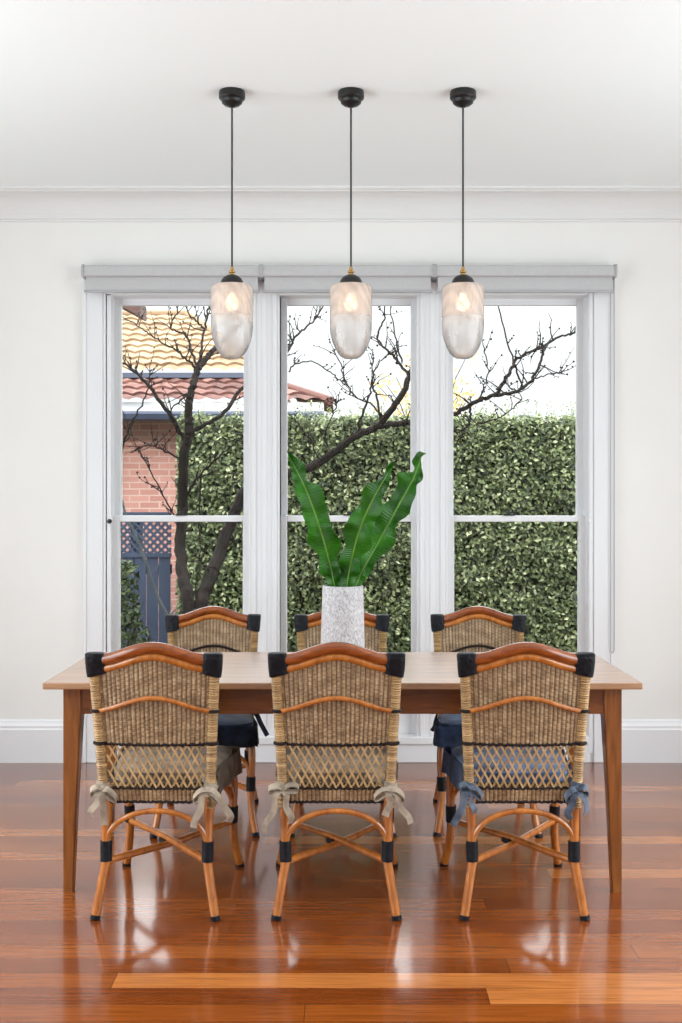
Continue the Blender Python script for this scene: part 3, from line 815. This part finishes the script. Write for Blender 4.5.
# bare tree
def wig(px, py): return 7.95 + .22 * math.sin(px * .021 + 1) + .16 * math.sin(py * .027)
def TP(px, py): return P(px, py, wig(px, py))
def branch_bm(pxs, r0, r1, seed, twigs=1.0, tl=.22):
    r = random.Random(seed); pts = [TP(*p) for p in pxs]
    sp = spline(pts, 7); bm = bmesh.new()
    for i in range(1, len(sp) - 1): sp[i] = sp[i] + Vector((r.gauss(0, .004), r.gauss(0, .006), r.gauss(0, .004)))
    tube(bm, sp, lambda q: max(.0042, r0 + (r1 - r0) * q), 8 if r0 > .015 else 6)
    n = int(len(sp) * .45 * twigs)
    for _ in range(n):
        i = r.randrange(max(1, len(sp) // 6), len(sp)); b = sp[i]; q = i / (len(sp) - 1)
        tg = (sp[min(i + 1, len(sp) - 1)] - sp[i - 1]).normalized()
        d = (tg * .5 + Vector((r.gauss(0, .7), r.gauss(0, .5), .55 + r.gauss(0, .5)))).normalized(); L = tl * r.uniform(.25, 1.2)
        p = [b]; 
        for k in range(4):
            d = (d + Vector((r.gauss(0, .22), r.gauss(0, .22), .06 + r.gauss(0, .15)))).normalized(); p.append(p[-1] + d * L / 4)
        rr = max(.0035, min(.0055, (r0 + (r1 - r0) * q) * .65))
        tube(bm, p, lambda q: rr * (1 - .65 * q), 5)
        for w in p[1:]:
            if r.random() < .55:
                bmesh.ops.create_icosphere(bm, subdivisions=1, radius=r.uniform(.004, .009), matrix=Matrix.Translation(w + Vector((r.gauss(0, .006), 0, r.gauss(0, .006)))))
    return bm
base = TP(191, 735); base.z = GZ
tree = thing('bare_tree', base, 0, 'bare dark tree with forked trunk whose long branch crosses all three windows', 'tree')
def TR(name, pxs, r0, r1, seed, twigs=1.0, tl=.22, m='bark'):
    bm = branch_bm(pxs, r0, r1, seed, twigs, tl)
    bmesh.ops.translate(bm, verts=bm.verts[:], vec=-base)
    return link(name, bm, M[m], tree)
bpx = (191, 760)
TR('trunk', [bpx, (190, 690), (189, 612), (183, 575), (181, 545), (183, 500), (184, 455), (189, 433), (188, 412), (193, 386), (197, 368)], .050, .022, 1, .25)
TR('trunk', [(191, 690), (193, 630), (203, 597), (216, 563), (229, 528), (243, 494), (262, 480), (285, 474), (313, 466), (337, 450), (357, 435), (377, 426), (395, 405), (410, 376), (417, 352), (426, 322)], .050, .015, 2, .45)
brs = [
 ([(185, 440), (165, 408), (145, 381), (135, 371), (120, 361)], .016, .006, 1.2),
 ([(197, 370), (187, 360), (177, 351), (158, 340), (139, 327), (124, 318)], .009, .003, 1.0),
 ([(196, 371), (205, 360), (215, 348), (229, 334), (246, 318), (262, 296)], .022, .010, .6),
 ([(198, 368), (201, 350), (206, 324), (209, 300), (214, 268)], .010, .005, .9),
 ([(197, 368), (191, 350), (186, 335), (171, 328), (178, 310), (181, 292)], .009, .004, .8),
 ([(205, 330), (197, 322), (190, 315), (182, 300)], .008, .004, .6),
 ([(189, 434), (197, 429), (221, 415), (241, 390), (265, 371), (289, 349), (295, 336), (312, 322), (326, 302)], .017, .005, .8),
 ([(314, 320), (317, 308), (320, 292)], .006, .003, .4),
 ([(193, 388), (181, 400), (169, 412)], .008, .004, .6),
 ([(120, 456), (131, 425), (147, 392), (150, 372)], .008, .003, 1.2),
 ([(182, 505), (192, 486), (205, 470), (229, 448), (245, 436)], .010, .004, 1.0),
 ([(201, 474), (199, 520), (200, 555), (196, 590)], .006, .004, .5),
 ([(182, 540), (176, 520), (166, 500), (150, 470), (140, 452)], .008, .003, 1.4),
 ([(181, 460), (160, 448), (146, 446), (130, 452)], .007, .003, 1.6),
 ([(377, 426), (395, 424), (412, 422), (436, 419), (455, 414), (476, 402), (494, 396), (520, 390), (534, 377), (543, 354), (548, 343)], .022, .007, 1.0),
 ([(494, 396), (503, 384), (509, 373), (517, 359), (539, 348), (562, 336), (580, 332), (600, 326)], .014, .006, .9),
 ([(523, 389), (510, 350), (497, 302), (492, 280)], .007, .004, .4),
 ([(470, 405), (470, 420), (463, 432), (456, 446)], .009, .003, 1.3),
 ([(476, 424), (495, 419), (512, 410), (522, 398)], .006, .003, 1.0),
 ([(505, 378), (510, 388), (521, 392)], .006, .003, .8),
 ([(478, 402), (484, 385), (488, 370), (483, 345)], .006, .002, .9),
 ([(534, 378), (550, 374), (565, 371)], .005, .002, 1.2),
 ([(356, 436), (364, 408), (372, 385), (373, 352)], .010, .004, .8),
 ([(381, 424), (377, 398), (372, 382), (378, 365), (386, 356)], .009, .003, .8),
 ([(383, 420), (372, 405), (355, 396), (344, 378), (340, 362), (332, 350)], .007, .003, .8),
 ([(289, 372), (296, 364), (315, 362), (332, 374), (345, 385)], .006, .002, .7),
 ([(410, 376), (400, 364), (392, 355), (378, 338), (384, 320), (386, 300)], .011, .005, 1.1),
 ([(402, 362), (396, 340), (391, 312), (388, 290)], .007, .003, .7),
 ([(320, 462), (310, 440), (298, 424), (289, 414)], .006, .002, 1.2),
 ([(331, 455), (325, 434), (333, 414), (338, 402)], .006, .002, 1.2),
 ([(410, 376), (425, 372), (442, 350), (452, 330)], .010, .003, 1.0),
 ([(230, 526), (236, 545), (247, 556)], .006, .003, .6),
]
for i, (p, a, b, tw) in enumerate(brs): TR('branch', p, a, b, 100 + i, tw * .9, .19)
# broken leaning sapling
sb = P(172, 650, 8.2); sb.z = GZ
sap = thing('leaning_sapling', sb, 0, 'thin bare grey sapling leaning left in front of the blue grey fence', 'sapling')
bm = bmesh.new(); pts = [P(x, y, 8.2) - sb for x, y in ((172, 655), (168, 620), (158, 598), (150, 575), (142, 552), (134, 532), (126, 515), (122, 500))]
tube(bm, spline([Vector((0, 0, 0))] + pts, 6), lambda q: .017 - .009 * q, 8)
link('stem', bm, M['twig'], sap)
rs = random.Random(4); bm = bmesh.new()
for i in range(9):
    p = pts[rs.randrange(1, 7)]; d = Vector((rs.gauss(0, .6), rs.gauss(0, .4), .7)).normalized()
    tube(bm, [p, p + d * .06, p + d * .13 + Vector((rs.gauss(0, .02), 0, 0))], .003, 5)
link('twigs', bm, M['twig'], sap)

# leafy shrub in the lower left corner of the first window
def shrub(name, c, rx, ry, h, n, label, cat, leafmat, L=.06, seed=3, stems=9, z0=GZ):
    r = random.Random(seed); t = thing(name, (c[0], c[1], z0), 0, label, cat)
    bm = bmesh.new()
    for i in range(stems):
        a = r.uniform(0, 2 * PI); e = Vector((math.cos(a) * rx * .7, math.sin(a) * ry * .7, h * r.uniform(.6, .95)))
        tube(bm, spline([(math.cos(a) * .03, math.sin(a) * .03, -.02), e * .5 + Vector((0, 0, .1)), e], 5), lambda q: .010 - .007 * q, 6)
    link('stems', bm, M['stem'], t)
    bm = bmesh.new(); cl = bm.verts.layers.float.new('tone')
    for i in range(n):
        q = r.random(); a = r.uniform(0, 2 * PI); rad = math.sqrt(r.random()) * (1 - .55 * q ** 2)
        p = Vector((math.cos(a) * rx * rad, math.sin(a) * ry * rad, h * (.06 + .94 * q)))
        p += Vector((1, 1, 1)) * .05 * noise.noise(p * 6)
        s = r.uniform(.7, 1.3); leaf_mesh(bm, cl, p, Vector((r.gauss(0, .6), r.gauss(-.6, .5), r.gauss(.6, .5))), L * s, L * .5 * s, min(1, max(0, .45 + r.gauss(0, .25))), r)
    link('foliage', bm, M[leafmat], t, smooth=False)
    return t
c = P(128, 600, 8.6); shrub('garden_shrub', (c.x - .1, c.y), .30, .32, 1.32, 2100, 'dark leafy garden shrub low in the window beside the lattice fence', 'shrub', 'shrub', .065, 5)

# fence with lattice top
FD = 9.45; fx0, fx1 = -3.9, -1.40
fen = thing('garden_fence', ((fx0 + fx1) / 2, FD, GZ), 0, 'blue grey paling fence with a lattice top at the left end of the hedge', 'fence')
off = (fx0 + fx1) / 2; hw = (fx1 - fx0) / 2
bxs = []; x = -hw
while x < hw - .05:
    bxs.append((x, x + .094, 0, .018, .03, 1.30)); x += .1
link('palings', B(*bxs), M['fence'], fen, smooth=False)
link('rail', B((-hw, hw, .019, .06, .25, .33), (-hw, hw, .019, .06, 1.16, 1.24), (-hw, hw, -.012, .03, 1.30, 1.335), (-hw, hw, -.012, .03, 1.63, 1.67)), M['fence'], fen, smooth=False)
bm = bmesh.new(); st = .062; k = -hw - .4
while k < hw + .4:
    for d in (-1, 1):
        a = Vector((k, .004 + .005 * d, 1.33)); b = a + Vector((d * .31, 0, .31))
        q0, q1 = 0.0, 1.0
        ta, tb = sorted(((-hw - a.x) / (b.x - a.x), (hw - a.x) / (b.x - a.x))); q0, q1 = max(0, ta), min(1, tb)
        if q1 - q0 > .05: ribbon(bm, [a.lerp(b, q0), a.lerp(b, (q0 + q1) / 2), a.lerp(b, q1)], .021, (1, 0, -d), .006, 2)
    k += st
link('lattice', bm, M['fence'], fen, smooth=False)
for x in (-hw + .05, 0, hw - .3):
    link('post', B((x - .045, x + .045,   .062, .15, 0, 1.62), bev=.004), M['fence'], fen, smooth=False)

# brick house
HD = 13.0
hb = Vector((-4.2, HD, GZ))
house = thing('brick_house', hb, 0, 'pink brick house with a tiled hip roof seen over the fence', 'house')
def HT(bm): bmesh.ops.translate(bm, verts=bm.verts[:], vec=-hb); return bm
ez = 1.42 + (500 - 410) / F * HD
link('wall', HT(B((-9, -.6, HD + .45, HD + .70, GZ, ez + .05))), M['brick'], house, smooth=False)
link('fascia', HT(B((-9, -.2, HD + .02, HD + .05, ez - .02, ez + .09), (-9, -.2, HD + .04, HD + .46, ez - .03, ez - .015))), M['fascia'], house, smooth=False)
bm = prism(bmesh.new(), [(HD + .02, ez - .02), (HD - .10, ez - .02), (HD - .115, ez - .05), (HD - .10, ez - .11), (HD - .06, ez - .13), (HD + .02, ez - .13)], -9, -.2)
link('gutter', HT(bm), M['gutter'], house, smooth=False)
def tiled(bm, a, b, c, d, pu=.20, pv=.24, nrm=None):
    """slope a-b along the eave, d-c along the top; tiles run in rows parallel to the eave"""
    a, b, c, d = map(Vector, (a, b, c, d)); U = (b - a).length; V = ((d + c) / 2 - (a + b) / 2).length
    N = (b - a).cross(d - a).normalized()
    if N.z < 0: N = -N
    nu = max(8, int(U / pu) * 8); nv = max(2, int(V / pv)); rows = []; uvl = bm.loops.layers.uv.verify()
    for j in range(nv):
        for e in (0, 1):
            v = (j + e) / nv; row = []
            for i in range(nu + 1):
                u = i / nu; p = a.lerp(b, u).lerp(d.lerp(c, u), v); xx = p.dot((b - a).normalized())
                h = .030 * abs(math.sin(xx / pu * PI)) + (.030 if e == 0 else .0)
                row.append((bm.verts.new(p + N * h), xx, v * V))
            rows.append(row)
    for r0, r1 in zip(rows, rows[1:]):
        for i in range(nu):
            q = [r0[i], r0[i + 1], r1[i + 1], r1[i]]; f = bm.faces.new([x[0] for x in q])
            for lp, x in zip(f.loops, q): lp[uvl].uv = (x[1], x[2])
    return bm
# lower skirt roof (red tiles) then main roof (pale tiles) with hips on the right
y1 = HD + .95; z1 = 1.42 + (500 - 379) / F * y1
bm = tiled(bmesh.new(), (-9, HD - .04, ez + .08), (-.12, HD - .04, ez + .08), (-1.05, y1, z1), (-9, y1, z1)); tiled(bm, (-.12, HD - .04, ez + .08), (-.12, HD + 2.1, ez + .08), (-1.05, HD + 2.0, z1), (-1.05, y1, z1))
link('roof', HT(bm), M['tile_red'], house, sharp=.5)
z0 = z1 + .06; y2 = y1 + 2.1; z2 = 1.42 + (500 - 316) / F * y2; xr = P(186, 318, y2).x; xe = P(272, 379, y1).x
bm = tiled(bmesh.new(), (-9, y1 - .12, z0), (xe, y1 - .12, z0), (xr, y2, z2), (-9, y2, z2)); tiled(bm, (xe, y1 - .12, z0), (xe, y1 + 4.6, z0), (xr, y2 + .6, z2), (xr, y2, z2))
link('roof', HT(bm), M['tile_pale'], house, sharp=.5)
link('gutter', HT(B((-9, xe, y1 - .16, y1 - .10, z0 - .06, z0 + .0))), M['gutter'], house, smooth=False)
# hip and ridge caps
for a, b, mt in (((-.12, HD - .04, ez + .10), (-1.05, y1, z1 + .03), 'tile_red'), ((xe, y1 - .12, z0 + .03), (xr, y2, z2 + .03), 'tile_pale'), ((-9, y2, z2 + .03), (xr, y2, z2 + .03), 'tile_pale')):
    bm = bmesh.new(); a, b = Vector(a), Vector(b); n = max(4, int((b - a).length / .3) * 4)
    tube(bm, [a.lerp(b, i / n) for i in range(n + 1)], lambda q: .05, 10)
    link('ridge_cap', HT(bm), M[mt], house)

# dark eave of a shed roof in the upper corner of the first window
ED = 10.4; ex = P(140, 316, ED); eb = Vector((ex.x - 1.6, ED + .8, GZ))
sh = thing('garden_shed', eb, 0, 'dark brown shed eave cutting the top left corner of the first window', 'shed')
bm = bmesh.new()
ztop = ex.z
pf = [(0, ztop), (0, ztop + .13), (-2.6, ztop + 1.5), (-2.6, ztop + 1.37)]
a = [bm.verts.new((ex.x + x, ED, z)) for x, z in pf]; b = [bm.verts.new((ex.x + x, ED + .35, z)) for x, z in pf]
for i in range(4): bm.faces.new((a[i], a[(i + 1) % 4], b[(i + 1) % 4], b[i]))
bm.faces.new(a[::-1]); bm.faces.new(b); bmesh.ops.recalc_face_normals(bm, faces=bm.faces[:]); bmesh.ops.translate(bm, verts=bm.verts[:], vec=-eb)
link('roof', bm, M['eave'], sh, smooth=False)
bm = B((ex.x - 2.5, ex.x - .75, ED + .05, ED + .3, GZ, ztop + .38)); bmesh.ops.translate(bm, verts=bm.verts[:], vec=-eb)
link('wall', bm, M['eave'], sh, smooth=False)

# far tree with pale yellow leaves behind the hedge
yb = P(428, 415, 17.0); yb.z = GZ
yt = thing('yellow_tree', yb, 0, 'distant tree with sparse pale yellow leaves above the hedge behind the right window post', 'tree')
r = random.Random(31); bm = bmesh.new(); bl = bmesh.new(); cl = bl.verts.layers.float.new('tone')
tube(bm, spline([(0, 0, 0), (.05, 0, 1.0), (-.03, .05, 2.0), (.02, 0, 2.9)], 6), lambda q: .07 - .045 * q, 8)
for i in range(46):
    z = r.uniform(1.4, 2.9); a = r.uniform(0, 2 * PI); d = Vector((math.cos(a), math.sin(a) * .8, r.uniform(.3, 1.2))).normalized(); L = r.uniform(.45, .95)
    p = [Vector((0, 0, z)) + d * L * k / 4 + Vector((r.gauss(0, .03), r.gauss(0, .03), .06 * k * k / 4)) for k in range(5)]
    tube(bm, p, lambda q: .016 * (1 - .75 * q), 5)
    for k in range(34):
        c = p[r.randrange(1, 5)] + Vector((r.gauss(0, .10), r.gauss(0, .10), r.gauss(0, .10)))
        leaf_mesh(bl, cl, c, Vector((r.gauss(0, 1), -1, r.gauss(.3, .7))), .07, .045, r.random(), r)
link('trunk', bm, M['bark'], yt); link('foliage', bl, M['autumn'], yt, smooth=False)

# ------------------------------------------------------------------ light
w = bpy.data.worlds.new('overcast sky'); scene.world = w; w.use_nodes = True
nt = w.node_tree; nt.nodes.clear()
o = nt.nodes.new('ShaderNodeOutputWorld'); bg = nt.nodes.new('ShaderNodeBackground')
tc = nt.nodes.new('ShaderNodeTexCoord'); sx_ = nt.nodes.new('ShaderNodeSeparateXYZ'); mr = nt.nodes.new('ShaderNodeMapRange')
nt.links.new(tc.outputs['Generated'], sx_.inputs[0]); nt.links.new(sx_.outputs[2], mr.inputs[0])
mr.interpolation_type = 'SMOOTHSTEP'
for k_, v_ in ((1, .12), (2, .48), (3, 1.25), (4, 6.5)): mr.inputs[k_].default_value = v_
nt.links.new(mr.outputs[0], bg.inputs[1])
bg.inputs[0].default_value = (0.95, 0.975, 1.0, 1)
nt.links.new(bg.outputs[0], o.inputs[0])
s = bpy.data.lights.new('sun', 'SUN'); s.energy = 2.1; s.angle = math.radians(3); s.color = (1.0, .94, .84)
so = bpy.data.objects.new('sun', s); COL.objects.link(so)
so.rotation_euler = Vector((0, .93, -.37)).to_track_quat('-Z', 'Y').to_euler()
def area(name, loc, tgt, sx, sy, e, c=(1, 1, 1)):
    l = bpy.data.lights.new(name, 'AREA'); l.shape = 'RECTANGLE'; l.size = sx; l.size_y = sy; l.energy = e; l.color = c
    ob = bpy.data.objects.new(name, l); COL.objects.link(ob); ob.location = loc
    ob.rotation_euler = (Vector(tgt) - Vector(loc)).to_track_quat('-Z', 'Y').to_euler(); return ob
for sx, nm in ((-1, 'added fill light left'), (1, 'added fill light right')):  # added fill lights in the made-up side openings, brightening the room
    area(nm, (sx * (RX + .05), 2.65, 1.575), (0, 2.75, 2.35), 4.0, 2.5, 76, (.85, .965, 1.0))

cam = bpy.data.cameras.new('camera'); co = bpy.data.objects.new('camera', cam); COL.objects.link(co)
co.location = (0, 0, HC); co.rotation_euler = (PI / 2, 0, 0)
cam.sensor_fit = 'VERTICAL'; cam.sensor_height = 36; cam.sensor_width = 24
cam.lens = 36 * F / 1023; cam.shift_y = -(511.5 - HY) / 1023; cam.shift_x = -(CX - 341.0) / 1023
cam.clip_start = .05; cam.clip_end = 200
scene.camera = co
scene.view_settings.view_transform = 'Standard'; scene.view_settings.look = 'None'
scene.view_settings.exposure = 0.0; scene.view_settings.gamma = 1.0; scene.view_settings.use_curve_mapping = False
scene.cycles.use_denoising = True; scene.cycles.max_bounces = 10; scene.cycles.diffuse_bounces = 6; scene.cycles.transparent_max_bounces = 16
scene.cycles.sample_clamp_indirect = 8
